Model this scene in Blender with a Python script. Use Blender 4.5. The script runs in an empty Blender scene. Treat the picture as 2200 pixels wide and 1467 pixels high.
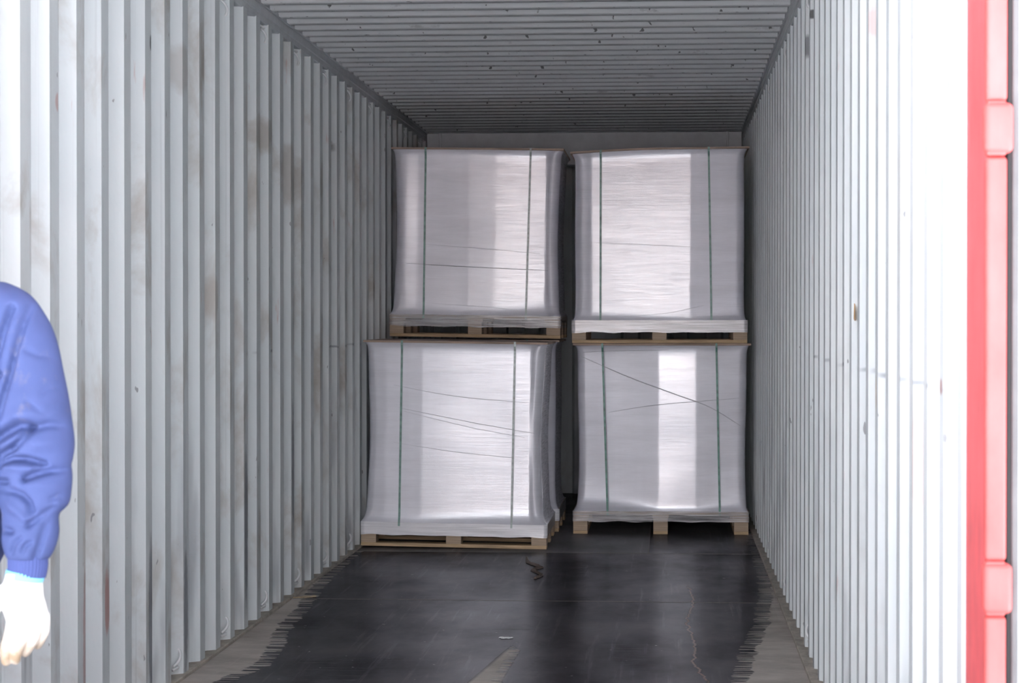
import bpy, bmesh, math, random
from mathutils import Vector, Matrix, noise as mnoise

random.seed(7)
SC = bpy.context.scene
COL = SC.collection

# ------------------------------------------------------------------ camera
CAM_H = 1.315
cd = bpy.data.cameras.new('camera')
cam = bpy.data.objects.new('camera', cd)
COL.objects.link(cam)
cd.sensor_width = 36.0
cd.lens = 36.0 * 4527.0 / 2200.0
cd.clip_start = 0.05
cd.clip_end = 300
cam.location = (0, 0, CAM_H)
cam.rotation_euler = (math.radians(90 - 0.5869), 0, math.radians(4.2133))
cd.dof.use_dof = True
cd.dof.focus_distance = 9.0
cd.dof.aperture_fstop = 9.0
SC.camera = cam

# ------------------------------------------------------------------ world, exposure
w = bpy.data.worlds.new('overcast_sky')
SC.world = w
w.use_nodes = True
wn = w.node_tree.nodes
wl = w.node_tree.links
wn.clear()
w_out = wn.new('ShaderNodeOutputWorld')
w_bg = wn.new('ShaderNodeBackground')
w_tc = wn.new('ShaderNodeTexCoord')
w_sep = wn.new('ShaderNodeSeparateXYZ')
w_rmp = wn.new('ShaderNodeValToRGB')
wl.new(w_tc.outputs['Generated'], w_sep.inputs[0])
wl.new(w_sep.outputs['Z'], w_rmp.inputs[0])
w_rmp.color_ramp.elements[0].position = 0.0
w_rmp.color_ramp.elements[0].color = (0.97, 0.975, 1.0, 1)
w_rmp.color_ramp.elements[1].position = 0.8
w_rmp.color_ramp.elements[1].color = (0.60, 0.68, 0.80, 1)
# brighter sky low behind the camera, a glow added to light the loads
w_dot = wn.new('ShaderNodeVectorMath'); w_dot.operation = 'DOT_PRODUCT'
wl.new(w_tc.outputs['Generated'], w_dot.inputs[0])
w_dot.inputs[1].default_value = Vector((-0.04, -1.0, 0.16)).normalized()
w_mx = wn.new('ShaderNodeMath'); w_mx.operation = 'MAXIMUM'; w_mx.inputs[1].default_value = 0.0
wl.new(w_dot.outputs['Value'], w_mx.inputs[0])
w_pw = wn.new('ShaderNodeMath'); w_pw.operation = 'POWER'; w_pw.inputs[1].default_value = 20.0
wl.new(w_mx.outputs[0], w_pw.inputs[0])
w_st = wn.new('ShaderNodeMath'); w_st.operation = 'MULTIPLY_ADD'
w_st.inputs[1].default_value = 4.6; w_st.inputs[2].default_value = 0.50
wl.new(w_pw.outputs[0], w_st.inputs[0])
wl.new(w_rmp.outputs[0], w_bg.inputs[0])
wl.new(w_st.outputs[0], w_bg.inputs[1])
wl.new(w_bg.outputs[0], w_out.inputs[0])

# sun over the roof of the container: it lights the yard, not the inside
sl = bpy.data.lights.new('sun', 'SUN')
sl.energy = 27.0
sl.angle = math.radians(3)
sl.color = (0.95, 0.96, 1.0)
sun = bpy.data.objects.new('sun', sl)
COL.objects.link(sun)
sun.location = (0, 20, 20)
sun.rotation_euler = Vector((0.2, -1.0, -0.75)).to_track_quat('-Z', 'Y').to_euler()

SC.view_settings.view_transform = 'Standard'
SC.view_settings.look = 'None'
SC.view_settings.gamma = 1.0
SC.view_settings.use_curve_mapping = False
SC.view_settings.exposure = 1.66
SC.cycles.max_bounces = 14
SC.cycles.diffuse_bounces = 10
SC.cycles.glossy_bounces = 6
SC.cycles.transparent_max_bounces = 12
SC.cycles.sample_clamp_indirect = 6.0

# ------------------------------------------------------------------ helpers
def link(name, me, mat=None, parent=None):
    o = bpy.data.objects.new(name, me)
    COL.objects.link(o)
    if mat is not None:
        me.materials.append(mat)
    if parent is not None:
        o.parent = parent
    return o

def tag(o, label=None, cat=None, group=None, kind=None):
    if label: o['label'] = label
    if cat: o['category'] = cat
    if group: o['group'] = group
    if kind: o['kind'] = kind
    return o

def empty(name, loc, rot=(0, 0, 0)):
    o = bpy.data.objects.new(name, None)
    COL.objects.link(o)
    o.location = loc
    o.rotation_euler = rot
    o.empty_display_size = 0.2
    return o

def finish(bm, name, mat=None, parent=None, smooth=False, flat_angle=None):
    bmesh.ops.recalc_face_normals(bm, faces=bm.faces[:])
    me = bpy.data.meshes.new(name)
    bm.to_mesh(me)
    bm.free()
    if smooth:
        for p in me.polygons: p.use_smooth = True
    o = link(name, me, mat, parent)
    if flat_angle is not None:
        for e_ in []: pass
        try:
            me.set_sharp_from_angle(angle=flat_angle)
        except Exception:
            pass
    return o

def bx(bm, x0, x1, y0, y1, z0, z1, bevel=0.0, seg=2, jit=0.0):
    vs = [bm.verts.new((x, y, z)) for x in (x0, x1) for y in (y0, y1) for z in (z0, z1)]
    idx = [(0, 1, 3, 2), (4, 6, 7, 5), (0, 4, 5, 1), (2, 3, 7, 6), (0, 2, 6, 4), (1, 5, 7, 3)]
    fs = [bm.faces.new([vs[i] for i in f]) for f in idx]
    if jit:
        for v in vs:
            v.co += Vector((random.uniform(-jit, jit), random.uniform(-jit, jit), random.uniform(-jit, jit)))
    if bevel > 0:
        es = set()
        for f in fs:
            for e in f.edges: es.add(e)
        bmesh.ops.bevel(bm, geom=list(es), offset=bevel, segments=seg, affect='EDGES', profile=0.5)

def tube(bm, pts, rads, n=12, cap=True, squash=None):
    """loft of circles along a polyline"""
    pts = [Vector(p) for p in pts]
    if not hasattr(rads, '__len__'): rads = [rads] * len(pts)
    rings = []
    up = None
    for i, p in enumerate(pts):
        if i == 0: t = pts[1] - pts[0]
        elif i == len(pts) - 1: t = pts[-1] - pts[-2]
        else: t = (pts[i + 1] - pts[i - 1])
        t.normalize()
        if up is None:
            up = Vector((0, 0, 1)) if abs(t.z) < 0.9 else Vector((0, 1, 0))
        a = t.cross(up).normalized()
        b = a.cross(t).normalized()
        up = b
        ring = []
        for k in range(n):
            an = 2 * math.pi * k / n
            ring.append(bm.verts.new(p + (a * math.cos(an) + b * math.sin(an)) * rads[i]))
        rings.append(ring)
    for r0, r1 in zip(rings, rings[1:]):
        for k in range(n):
            bm.faces.new((r0[k], r0[(k + 1) % n], r1[(k + 1) % n], r1[k]))
    if cap:
        bm.faces.new(rings[0][::-1])
        bm.faces.new(rings[-1])

def resample(pts, n):
    """Catmull-Rom through control tuples"""
    out = []
    m = len(pts) - 1
    for i in range(n):
        t = i / (n - 1) * m
        k = min(int(t), m - 1)
        u = t - k
        p0 = pts[max(k - 1, 0)]; p1 = pts[k]; p2 = pts[k + 1]; p3 = pts[min(k + 2, m)]
        out.append(tuple(0.5 * ((2 * b) + (c - a) * u + (2 * a - 5 * b + 4 * c - d) * u * u + (3 * b - a - 3 * c + d) * u ** 3)
                         for a, b, c, d in zip(p0, p1, p2, p3)))
    return out

def sm(a, b, x):
    t = max(0.0, min(1.0, (x - a) / (b - a)))
    return t * t * (3 - 2 * t)

# ------------------------------------------------------------------ material helpers
class NT:
    def __init__(self, name):
        self.m = bpy.data.materials.new(name)
        self.m.use_nodes = True
        self.t = self.m.node_tree
        self.n = self.t.nodes
        self.l = self.t.links
        self.n.clear()
        self.out = self.n.new('ShaderNodeOutputMaterial')
        self.b = self.n.new('ShaderNodeBsdfPrincipled')
        self.l.new(self.b.outputs[0], self.out.inputs[0])
        self.tc = self.n.new('ShaderNodeTexCoord')
        self.xyz = None
    def put(self, sock, v):
        if hasattr(v, 'bl_idname') or hasattr(v, 'is_output'):
            self.l.new(v, sock)
        else:
            if sock.type == 'RGBA' and len(v) == 3: v = (*v, 1)
            sock.default_value = v
    def set(self, **kw):
        for k, v in kw.items():
            self.put(self.b.inputs[k.replace('_', ' ')], v)
    def co(self, scale=(1, 1, 1), loc=(0, 0, 0), rot=(0, 0, 0)):
        mp = self.n.new('ShaderNodeMapping')
        self.l.new(self.tc.outputs['Object'], mp.inputs[0])
        mp.inputs['Scale'].default_value = scale
        mp.inputs['Location'].default_value = loc
        mp.inputs['Rotation'].default_value = rot
        return mp.outputs[0]
    def noise(self, vec=None, scale=5, detail=4, rough=0.55, dist=0.0):
        nd = self.n.new('ShaderNodeTexNoise')
        if vec is None: vec = self.co()
        self.l.new(vec, nd.inputs['Vector'])
        nd.inputs['Scale'].default_value = scale
        nd.inputs['Detail'].default_value = detail
        nd.inputs['Roughness'].default_value = rough
        nd.inputs['Distortion'].default_value = dist
        return nd.outputs['Fac']
    def ramp(self, fac, stops):
        r = self.n.new('ShaderNodeValToRGB')
        self.put(r.inputs[0], fac)
        el = r.color_ramp.elements
        while len(el) < len(stops): el.new(0.5)
        for e, (p, c) in zip(el, stops):
            e.position = p
            e.color = (c, c, c, 1) if not hasattr(c, '__len__') else (*c[:3], 1)
        return r.outputs[0]
    def math(self, op, a, b=0.0, c=None, clamp=False):
        m = self.n.new('ShaderNodeMath')
        m.operation = op
        m.use_clamp = clamp
        self.put(m.inputs[0], a)
        self.put(m.inputs[1], b)
        if c is not None: self.put(m.inputs[2], c)
        return m.outputs[0]
    def mix(self, fac, a, b, mode='MIX'):
        m = self.n.new('ShaderNodeMix')
        m.data_type = 'RGBA'
        m.blend_type = mode
        self.put(m.inputs[0], fac)
        self.put(m.inputs[6], a)
        self.put(m.inputs[7], b)
        return m.outputs[2]
    def sep(self):
        if self.xyz is None:
            s = self.n.new('ShaderNodeSeparateXYZ')
            self.l.new(self.tc.outputs['Object'], s.inputs[0])
            self.xyz = s.outputs
        return self.xyz
    def band(self, v, a, b, soft=0.01):
        """1 inside a..b"""
        lo = self.math('MULTIPLY_ADD', v, 1 / soft, -a / soft + 0.5, clamp=True)
        hi = self.math('MULTIPLY_ADD', v, -1 / soft, b / soft + 0.5, clamp=True)
        return self.math('MULTIPLY', lo, hi)
    def curve(self, v, pts, x0, x1, y0, y1):
        """piecewise-linear function of v, mapped through a Float Curve"""
        t = self.math('MULTIPLY_ADD', v, 1 / (x1 - x0), -x0 / (x1 - x0), clamp=True)
        fc = self.n.new('ShaderNodeFloatCurve')
        cv = fc.mapping.curves[0]
        P = [((px - x0) / (x1 - x0), (py - y0) / (y1 - y0)) for px, py in pts]
        while len(cv.points) < len(P): cv.points.new(0.5, 0.5)
        for q, (a, b) in zip(cv.points, sorted(P)):
            q.location = (a, b)
            q.handle_type = 'VECTOR'
        fc.mapping.update()
        self.l.new(t, fc.inputs['Value'])
        return self.math('MULTIPLY_ADD', fc.outputs[0], y1 - y0, y0)
    def bump(self, h, strength=0.3, dist=0.01, prev=None):
        b = self.n.new('ShaderNodeBump')
        b.inputs['Strength'].default_value = strength
        b.inputs['Distance'].default_value = dist
        self.l.new(h, b.inputs['Height'])
        if prev is not None: self.l.new(prev, b.inputs['Normal'])
        return b.outputs[0]

# ------------------------------------------------------------------ materials
def mat_wall(name, red=0.0, mark=True, smudge=0.5, spots=()):
    t = NT(name)
    x, y, z = t.sep()
    base = t.mix(t.ramp(t.noise(scale=1.3, detail=3), [(0.35, 0), (0.7, 1)]), (0.61, 0.65, 0.665), (0.67, 0.70, 0.705))
    # chalky brown smudges where cargo rubbed
    sm1 = t.noise(t.co((1, 1.6, 0.9)), scale=1.7, detail=6, rough=0.62, dist=0.4)
    m1 = t.ramp(sm1, [(0.54, 0), (0.70, smudge)])
    base = t.mix(m1, base, (0.36, 0.31, 0.26))
    # thin streaks running down the ribs
    st = t.noise(t.co((60, 36, 0.55)), scale=1.0, detail=3, rough=0.6)
    m2 = t.ramp(st, [(0.60, 0), (0.76, 0.30)])
    base = t.mix(m2, base, (0.30, 0.31, 0.32))
    # scuffs near the floor
    st2 = t.noise(t.co((0.5, 11, 0.9), (3, 7, 1)), scale=1.0, detail=3, rough=0.55)
    low = t.math('MULTIPLY_ADD', z, -0.9, 1.0, clamp=True)
    m3 = t.math('MULTIPLY', t.ramp(st2, [(0.56, 0), (0.66, 0.75)]), low)
    base = t.mix(m3, base, (0.16, 0.17, 0.20))
    # small dark scratches
    sc = t.noise(t.co((4, 34, 9), (0, 0, 0), (0.5, 0, 0)), scale=1.6, detail=2, rough=0.5)
    m4 = t.ramp(sc, [(0.755, 0), (0.775, 0.8)])
    base = t.mix(m4, base, (0.2, 0.2, 0.21))
    # red paint and rust touches
    rr = t.noise(t.co((6, 30, 3.0), (5, 1, 2)), scale=1.0, detail=3, rough=0.6)
    m5 = t.ramp(rr, [(0.70, 0), (0.76, 0.55)])
    base = t.mix(m5, base, (0.45, 0.20, 0.17))
    if mark:
        wob = t.math('MULTIPLY_ADD', t.noise(scale=9, detail=2), 0.03, 1.158)
        dz = t.math('ABSOLUTE', t.math('SUBTRACT', z, wob))
        ln = t.math('MULTIPLY_ADD', dz, -1 / 0.006, 1.4, clamp=True)
        br = t.ramp(t.noise(t.co((0, 9, 0)), scale=1, detail=2), [(0.50, 0), (0.60, 0.6)])
        if mark == 'left':
            rg = t.band(y, 8.9, 14, 0.3)
        else:
            rg = t.band(y, 4.3, 9.5, 0.3)
        base = t.mix(t.math('MULTIPLY', t.math('MULTIPLY', ln, br), rg), base, (0.08, 0.09, 0.13))
    # single stains and scrapes with a place of their own
    wn_ = t.math('MULTIPLY_ADD', t.noise(t.co((9, 9, 9)), scale=2.0, detail=4), 1.2, -0.6)
    for (sy, sz, ry, rz, cc, op) in spots:
        a_ = t.math('MULTIPLY_ADD', y, 1 / ry, -sy / ry)
        b_ = t.math('MULTIPLY_ADD', z, 1 / rz, -sz / rz)
        r2 = t.math('ADD', t.math('MULTIPLY', a_, a_), t.math('MULTIPLY', b_, b_))
        mk = t.math('MULTIPLY_ADD', t.math('ADD', r2, wn_), -1.6, 1.7, clamp=True)
        base = t.mix(t.math('MULTIPLY', mk, op), base, cc)
    t.set(Base_Color=base, Roughness=t.ramp(sm1, [(0.3, 0.42), (0.75, 0.7)]))
    h = t.noise(t.co((3, 5, 2)), scale=3.5, detail=3)
    t.set(Normal=t.bump(h, 0.25, 0.01))
    return t.m

def mat_ceiling():
    t = NT('ceiling_paint')
    base = t.mix(t.ramp(t.noise(scale=1.1, detail=3), [(0.35, 0), (0.7, 1)]), (0.78, 0.79, 0.80), (0.82, 0.83, 0.83))
    sp = t.noise(t.co((17, 15, 3)), scale=1.6, detail=2, rough=0.5)
    m = t.ramp(sp, [(0.69, 0), (0.72, 0.85)])
    base = t.mix(m, base, (0.09, 0.085, 0.085))
    sp2 = t.noise(t.co((4, 10, 3), (4, 2, 0)), scale=1.4, detail=5, rough=0.7)
    m2 = t.ramp(sp2, [(0.62, 0), (0.72, 0.4)])
    base = t.mix(m2, base, (0.22, 0.2, 0.19))
    t.set(Base_Color=base, Roughness=0.6)
    h = t.noise(t.co((1.2, 5, 1)), scale=2.5, detail=3)
    t.set(Normal=t.bump(h, 0.2, 0.01))
    return t.m

def mat_simple(name, col, rough=0.5, metal=0.0, var=0.12, vs=(4, 4, 4), scale=3, bump=0.15, bd=0.004):
    t = NT(name)
    nz = t.noise(t.co(vs), scale=scale, detail=5, rough=0.6)
    c2 = tuple(c * (1 - var) for c in col)
    c1 = tuple(min(1, c * (1 + var)) for c in col)
    t.set(Base_Color=t.mix(t.ramp(nz, [(0.3, 0), (0.7, 1)]), c2, c1), Roughness=rough, Metallic=metal)
    if bump: t.set(Normal=t.bump(nz, bump, bd))
    return t.m

LB = [(7.3, -1.66), (7.521, -1.626), (7.673, -1.601), (7.876, -1.554), (8.141, -1.561), (8.448, -1.587), (8.778, -1.639),
      (9.093, -1.652), (9.51, -1.668), (9.93, -1.708), (10.559, -1.74), (11.497, -1.762), (14.0, -1.80)]
RB = [(7.3, 0.25), (7.661, 0.274), (8.034, 0.305), (8.24, 0.318), (8.585, 0.351), (8.961, 0.393), (9.105, 0.417),
      (9.609, 0.442), (9.99, 0.477), (10.752, 0.505), (11.509, 0.517), (14.0, 0.53)]

def mat_floor():
    t = NT('container_floor')
    x, y, z = t.sep()
    grain = t.noise(t.co((1.2, 90, 1)), scale=1.0, detail=3, rough=0.6)          # fine lines across the container
    blot = t.noise(t.co((1.6, 0.8, 1)), scale=1.3, detail=6, rough=0.62)
    dark = t.mix(t.ramp(blot, [(0.38, 0), (0.66, 1)]), (0.016, 0.015, 0.020), (0.045, 0.039, 0.042))
    dark = t.mix(t.ramp(grain, [(0.45, 0), (0.7, 0.35)]), dark, (0.115, 0.105, 0.105))
    # scuffed lines along the container
    sc = t.noise(t.co((26, 0.9, 1), (0, 0, 0), (0, 0, 0.13)), scale=1.0, detail=4, rough=0.65)
    dark = t.mix(t.ramp(sc, [(0.62, 0), (0.80, 0.30)]), dark, (0.17, 0.145, 0.14))
    spk = t.noise(t.co((30, 55, 1)), scale=1.0, detail=1)
    dark = t.mix(t.ramp(spk, [(0.775, 0), (0.80, 0.9)]), dark, (0.5, 0.49, 0.5))
    # long reddish scratch
    xr = t.curve(y, [(7.0, 0.13), (7.7, 0.145), (8.1, 0.10), (8.5, 0.115), (9.2, 0.085), (9.9, 0.125), (10.8, 0.09)], 7.0, 10.8, 0.0, 0.3)
    wig = t.math('MULTIPLY_ADD', t.noise(t.co((0, 11, 0)), scale=1, detail=2), 0.05, -0.025)
    dd = t.math('ABSOLUTE', t.math('SUBTRACT', x, t.math('ADD', xr, wig)))
    ln = t.math('MULTIPLY', t.math('MULTIPLY_ADD', dd, -1 / 0.006, 1.3, clamp=True), t.band(y, 6.0, 10.4, 0.4))
    dark = t.mix(t.math('MULTIPLY', ln, 0.7), dark, (0.24, 0.16, 0.13))
    # torn scrap shaped stain before the left load
    bare = t.mix(t.ramp(t.noise(t.co((1, 1.6, 1)), scale=3, detail=6, rough=0.65), [(0.35, 0), (0.65, 1)]), (0.36, 0.32, 0.285), (0.55, 0.50, 0.455))
    # worn edges: the dark coat frays in teeth across the grain
    teeth = t.math('MULTIPLY', t.ramp(t.noise(t.co((0.4, 62, 0)), scale=1.0, detail=1), [(0.50, 0), (0.58, 1)]), 0.065)
    rag = t.math('MULTIPLY_ADD', t.noise(t.co((4, 9, 1)), scale=1.0, detail=4), 0.07, -0.035)
    xs = t.math('ADD', x, rag)
    le = t.math('ADD', t.curve(y, LB, 7.3, 14.0, -1.85, -1.5), t.math('SUBTRACT', teeth, 0.022))
    re = t.math('SUBTRACT', t.curve(y, RB, 7.3, 14.0, 0.2, 0.6), t.math('SUBTRACT', teeth, 0.022))
    ml = t.math('MULTIPLY_ADD', t.math('SUBTRACT', le, xs), 150, 0.5, clamp=True)
    mr = t.math('MULTIPLY_ADD', t.math('SUBTRACT', xs, re), 150, 0.5, clamp=True)
    # bare wedge in the middle foreground
    cl = t.curve(y, [(7.0, -0.79), (7.6, -0.715), (8.50, -0.62), (9.0, -0.57)], 7.0, 9.0, -0.9, -0.5)
    cr = t.curve(y, [(7.0, -0.58), (7.68, -0.60), (8.35, -0.585), (8.50, -0.625), (9.0, -0.66)], 7.0, 9.0, -0.9, -0.5)
    m1 = t.math('MULTIPLY_ADD', t.math('SUBTRACT', x, cl), 60, 0.5, clamp=True)
    m2 = t.math('MULTIPLY_ADD', t.math('SUBTRACT', t.math('SUBTRACT', cr, t.math('MULTIPLY', teeth, 0.6)), x), 120, 0.5, clamp=True)
    mc = t.math('MULTIPLY', t.math('MULTIPLY', m1, m2), t.math('MULTIPLY_ADD', y, -8, 8 * 8.49, clamp=True))
    ms = t.math('MAXIMUM', t.math('MAXIMUM', ml, mr), mc)
    col = t.mix(ms, dark, bare)
    # older grey panels beyond the cross joint
    pan = t.math('MULTIPLY', t.band(y, 11.88, 14.3, 0.01), t.band(x, -2, -0.105, 0.01))
    col = t.mix(t.math('MULTIPLY', pan, 0.75), col, (0.115, 0.112, 0.108))
    pan2 = t.math('MULTIPLY', t.band(y, 11.88, 14.3, 0.01), t.band(x, -0.105, 2, 0.01))
    col = t.mix(t.math('MULTIPLY', pan2, 0.4), col, (0.06, 0.06, 0.066))
    rough = t.math('ADD', t.math('MULTIPLY_ADD', blot, 0.22, 0.12), t.math('MULTIPLY', ms, 0.35))
    rough = t.math('ADD', rough, t.math('MULTIPLY', pan, 0.12))
    t.set(Base_Color=col, Roughness=0.7)
    t.b.inputs['Specular IOR Level'].default_value = 0.0
    b1 = t.bump(grain, 0.45, 0.0014)
    b2 = t.bump(t.noise(t.co((3, 3, 1)), scale=2.2, detail=5), 0.35, 0.004, b1)
    b3 = t.bump(spk, 0.3, 0.002, b2)
    t.set(Normal=b3)
    g = t.n.new('ShaderNodeBsdfGlossy')
    g.inputs['Color'].default_value = (0.95, 0.95, 1.0, 1)
    t.put(g.inputs['Roughness'], rough)
    t.l.new(b3, g.inputs['Normal'])
    mxs = t.n.new('ShaderNodeMixShader')
    gf = t.math('MULTIPLY_ADD', t.ramp(blot, [(0.3, 0), (0.7, 1)]), 0.12, 0.095)
    gf = t.math('MULTIPLY', gf, t.math('MULTIPLY_ADD', ms, -0.7, 1.0))
    gf = t.math('ADD', gf, t.math('MULTIPLY', t.ramp(sc, [(0.58, 0), (0.72, 1)]), 0.05))
    t.put(mxs.inputs[0], gf)
    t.l.new(t.b.outputs[0], mxs.inputs[1])
    t.l.new(g.outputs[0], mxs.inputs[2])
    t.l.new(mxs.outputs[0], t.out.inputs[0])
    return t.m

def mat_film(name, col=(0.55, 0.55, 0.60), rough=0.22, metal=0.20, seed=0.0, streak=1.0, big=1.0):
    t = NT(name)
    x, y, z = t.sep()
    n1 = t.noise(t.co((2.2, 2.2, 85), (seed, seed, seed)), scale=1.0, detail=4, rough=0.65, dist=0.25)
    n2 = t.noise(t.co((1.3, 1.3, 7), (seed * 2, 0, seed), (0, 0.10, 0)), scale=1.4, detail=5, rough=0.6, dist=0.3)
    n3 = t.noise(t.co((5.5, 5.5, 0.35), (0, seed, seed)), scale=1.0, detail=3, rough=0.6)
    n4 = t.noise(t.co((5, 5, 210), (seed, 1, 0), (0, 0.02, 0)), scale=1.0, detail=3, rough=0.7, dist=0.2)
    c1 = tuple(c * 0.86 for c in col)
    c = t.mix(t.ramp(n2, [(0.36, 0), (0.66, 1)]), c1, col)
    c = t.mix(t.ramp(n1, [(0.56, 0), (0.78, 0.22)]), c, tuple(min(1, k * 1.2) for k in col))
    c = t.mix(t.ramp(n4, [(0.50, 0), (0.72, 0.45)]), c, tuple(k * 0.66 for k in col))
    c = t.mix(t.ramp(n3, [(0.40, 0), (0.65, 0.30)]), c, tuple(k * 0.78 for k in col))
    t.set(Base_Color=c, Metallic=metal)
    cr = t.math('MULTIPLY_ADD', n4, 0.30, 0.03)
    t.put(t.b.inputs['Coat Roughness'], cr)
    t.put(t.b.inputs['Coat Weight'], t.ramp(n4, [(0.35, 1.0), (0.70, 0.55)]))
    t.set(Roughness=t.math('ADD', t.math('MULTIPLY_ADD', n1, 0.20, rough + 0.10), t.math('MULTIPLY', n2, 0.10)))
    t.b.inputs['Specular IOR Level'].default_value = 0.95
    t.b.inputs['Coat IOR'].default_value = 1.75
    b1 = t.bump(n1, 0.45 * streak, 0.0009)
    b2 = t.bump(n2, 0.28 * big, 0.0030, b1)
    b2 = t.bump(n4, 0.5 * streak, 0.0006, b2)
    t.l.new(b2, t.b.inputs['Coat Normal'])
    t.set(Normal=b2)
    return t.m

def mat_clear_film(name, alpha=0.5, col=(0.85, 0.85, 0.90)):
    t = NT(name)
    n1 = t.noise(t.co((2.5, 2.5, 150)), scale=1.0, detail=4, rough=0.7, dist=0.3)
    t.set(Base_Color=col, Roughness=0.3)
    t.b.inputs['Specular IOR Level'].default_value = 0.9
    t.b.inputs['Coat Weight'].default_value = 1.0
    t.b.inputs['Coat Roughness'].default_value = 0.2
    t.set(Alpha=t.ramp(n1, [(0.38, alpha - 0.18), (0.62, min(1.0, alpha + 0.25))]))
    t.set(Normal=t.bump(n1, 0.6, 0.0015))
    return t.m

def mat_wood(name, col, layered=False):
    t = NT(name)
    if layered:
        n = t.noise(t.co((1.5, 1.5, 95)), scale=1.0, detail=3, rough=0.6)
    else:
        n = t.noise(t.co((2.5, 2.5, 30)), scale=1.0, detail=5, rough=0.6, dist=0.6)
    c1 = tuple(c * 0.62 for c in col)
    t.set(Base_Color=t.mix(t.ramp(n, [(0.38, 0), (0.6, 1)]), c1, col), Roughness=0.7)
    t.set(Normal=t.bump(n, 0.3, 0.002))
    return t.m

def mat_cloth(name, col, col2, dirt=True):
    t = NT(name)
    wv = t.noise(t.co((420, 420, 420)), scale=1.0, detail=1)
    big = t.noise(scale=6, detail=4)
    c = t.mix(t.ramp(big, [(0.35, 0), (0.68, 1)]), col, col2)
    if dirt:
        d = t.noise(t.co((7, 7, 5), (1.3, 0.2, 0.7)), scale=1.5, detail=5, rough=0.7)
        c = t.mix(t.ramp(d, [(0.60, 0), (0.74, 0.6)]), c, (0.16, 0.15, 0.20))
    t.set(Base_Color=c, Roughness=0.82, Normal=t.bump(wv, 0.12, 0.0008))
    return t.m

M = {}
M['wall_l'] = mat_wall('left_wall_paint', mark='left', smudge=0.8, spots=[
    (7.66, 2.24, 0.09, 0.10, (0.34, 0.29, 0.25), 0.4), (8.05, 2.30, 0.12, 0.10, (0.34, 0.29, 0.25), 0.6), (9.2, 2.13, 0.22, 0.10, (0.33, 0.28, 0.23), 0.6),
    (9.9, 2.0, 0.35, 0.16, (0.34, 0.30, 0.26), 0.55), (7.83, 2.0, 0.03, 0.05, (0.40, 0.16, 0.13), 0.8), (7.83, 2.35, 0.03, 0.35, (0.28, 0.25, 0.23), 0.6),
    (11.17, 2.25, 0.10, 0.05, (0.12, 0.12, 0.12), 0.8), (8.35, 2.50, 0.035, 0.022, (0.08, 0.08, 0.08), 0.9), (6.05, 1.95, 0.03, 0.03, (0.5, 0.25, 0.22), 0.6),
    (8.2, 1.40, 0.05, 0.10, (0.42, 0.37, 0.33), 0.5), (7.0, 1.36, 0.03, 0.05, (0.22, 0.17, 0.16), 0.7), (7.16, 2.27, 0.015, 0.03, (0.10, 0.11, 0.12), 0.9),
    (6.58, 0.42, 0.03, 0.12, (0.42, 0.17, 0.14), 0.7), (6.33, 0.30, 0.03, 0.30, (0.40, 0.20, 0.18), 0.6), (8.80, 0.45, 0.035, 0.38, (0.14, 0.15, 0.18), 0.75),
    (7.15, 0.30, 0.035, 0.30, (0.14, 0.15, 0.18), 0.7), (9.92, 0.62, 0.035, 0.36, (0.13, 0.14, 0.17), 0.8), (7.68, 0.25, 0.035, 0.28, (0.15, 0.16, 0.19), 0.7)])
M['wall_r'] = mat_wall('right_wall_paint', mark='right', smudge=0.22, spots=[
    (6.00, 1.44, 0.045, 0.055, (0.36, 0.29, 0.22), 0.8), (8.177, 2.49, 0.05, 0.02, (0.08, 0.08, 0.08), 0.9), (8.44, 2.40, 0.06, 0.05, (0.12, 0.12, 0.13), 0.8),
    (5.80, 2.13, 0.03, 0.05, (0.62, 0.30, 0.27), 0.5), (4.28, 1.18, 0.018, 0.018, (0.35, 0.15, 0.13), 0.8), (5.2, 1.42, 0.03, 0.15, (0.62, 0.57, 0.52), 0.6),
    (4.75, 1.00, 0.03, 0.14, (0.60, 0.40, 0.36), 0.5), (5.6, 1.12, 0.03, 0.05, (0.62, 0.54, 0.44), 0.6)])
M['wall_b'] = mat_wall('end_wall_paint', mark=False)
M['ceil'] = mat_ceiling()
M['rail'] = mat_simple('rail_paint', (0.58, 0.60, 0.62), 0.55, var=0.08)
M['floor'] = mat_floor()
M['sill'] = mat_simple('dusty_sill', (0.40, 0.36, 0.31), 0.85, var=0.3, vs=(8, 4, 8))
M['ring'] = mat_simple('ring_paint', (0.74, 0.75, 0.76), 0.4, var=0.1)
M['red'] = mat_simple('red_paint', (0.68, 0.115, 0.125), 0.42, var=0.16, vs=(9, 9, 4), scale=2.0)
M['red_edge'] = mat_simple('red_paint_strip', (0.62, 0.105, 0.10), 0.5, var=0.14, vs=(9, 9, 4), scale=2.0)  # same red as the post, toned down because the strip catches strong light
M['gap_shade'] = mat_simple('gasket_gap_black', (0.007, 0.006, 0.008), 0.6, var=0.2)  # gasket colour blackened to stand in for the shaded gap
M['lip'] = mat_simple('grey_rubber_lip', (0.13, 0.125, 0.13), 0.6, var=0.15)
M['door'] = mat_simple('door_inner_paint', (0.68, 0.70, 0.71), 0.5, var=0.06)
M['rivet'] = mat_simple('rivet_paint', (0.82, 0.80, 0.66), 0.45, var=0.05)
M['concrete'] = mat_simple('yard_concrete', (0.70, 0.70, 0.71), 0.85, var=0.12, vs=(1, 1, 1), scale=1.5)
M['block'] = mat_wood('pressed_wood_block', (0.52, 0.40, 0.29), True)
M['board'] = mat_wood('pine_board', (0.62, 0.45, 0.27))
M['deck'] = mat_wood('deck_board', (0.42, 0.34, 0.26))
M['sheet'] = mat_wood('top_sheet_board', (0.50, 0.38, 0.30))
M['strap'] = mat_simple('green_strap', (0.10, 0.26, 0.215), 0.4, var=0.45, vs=(3, 3, 30), scale=1.2)
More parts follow.
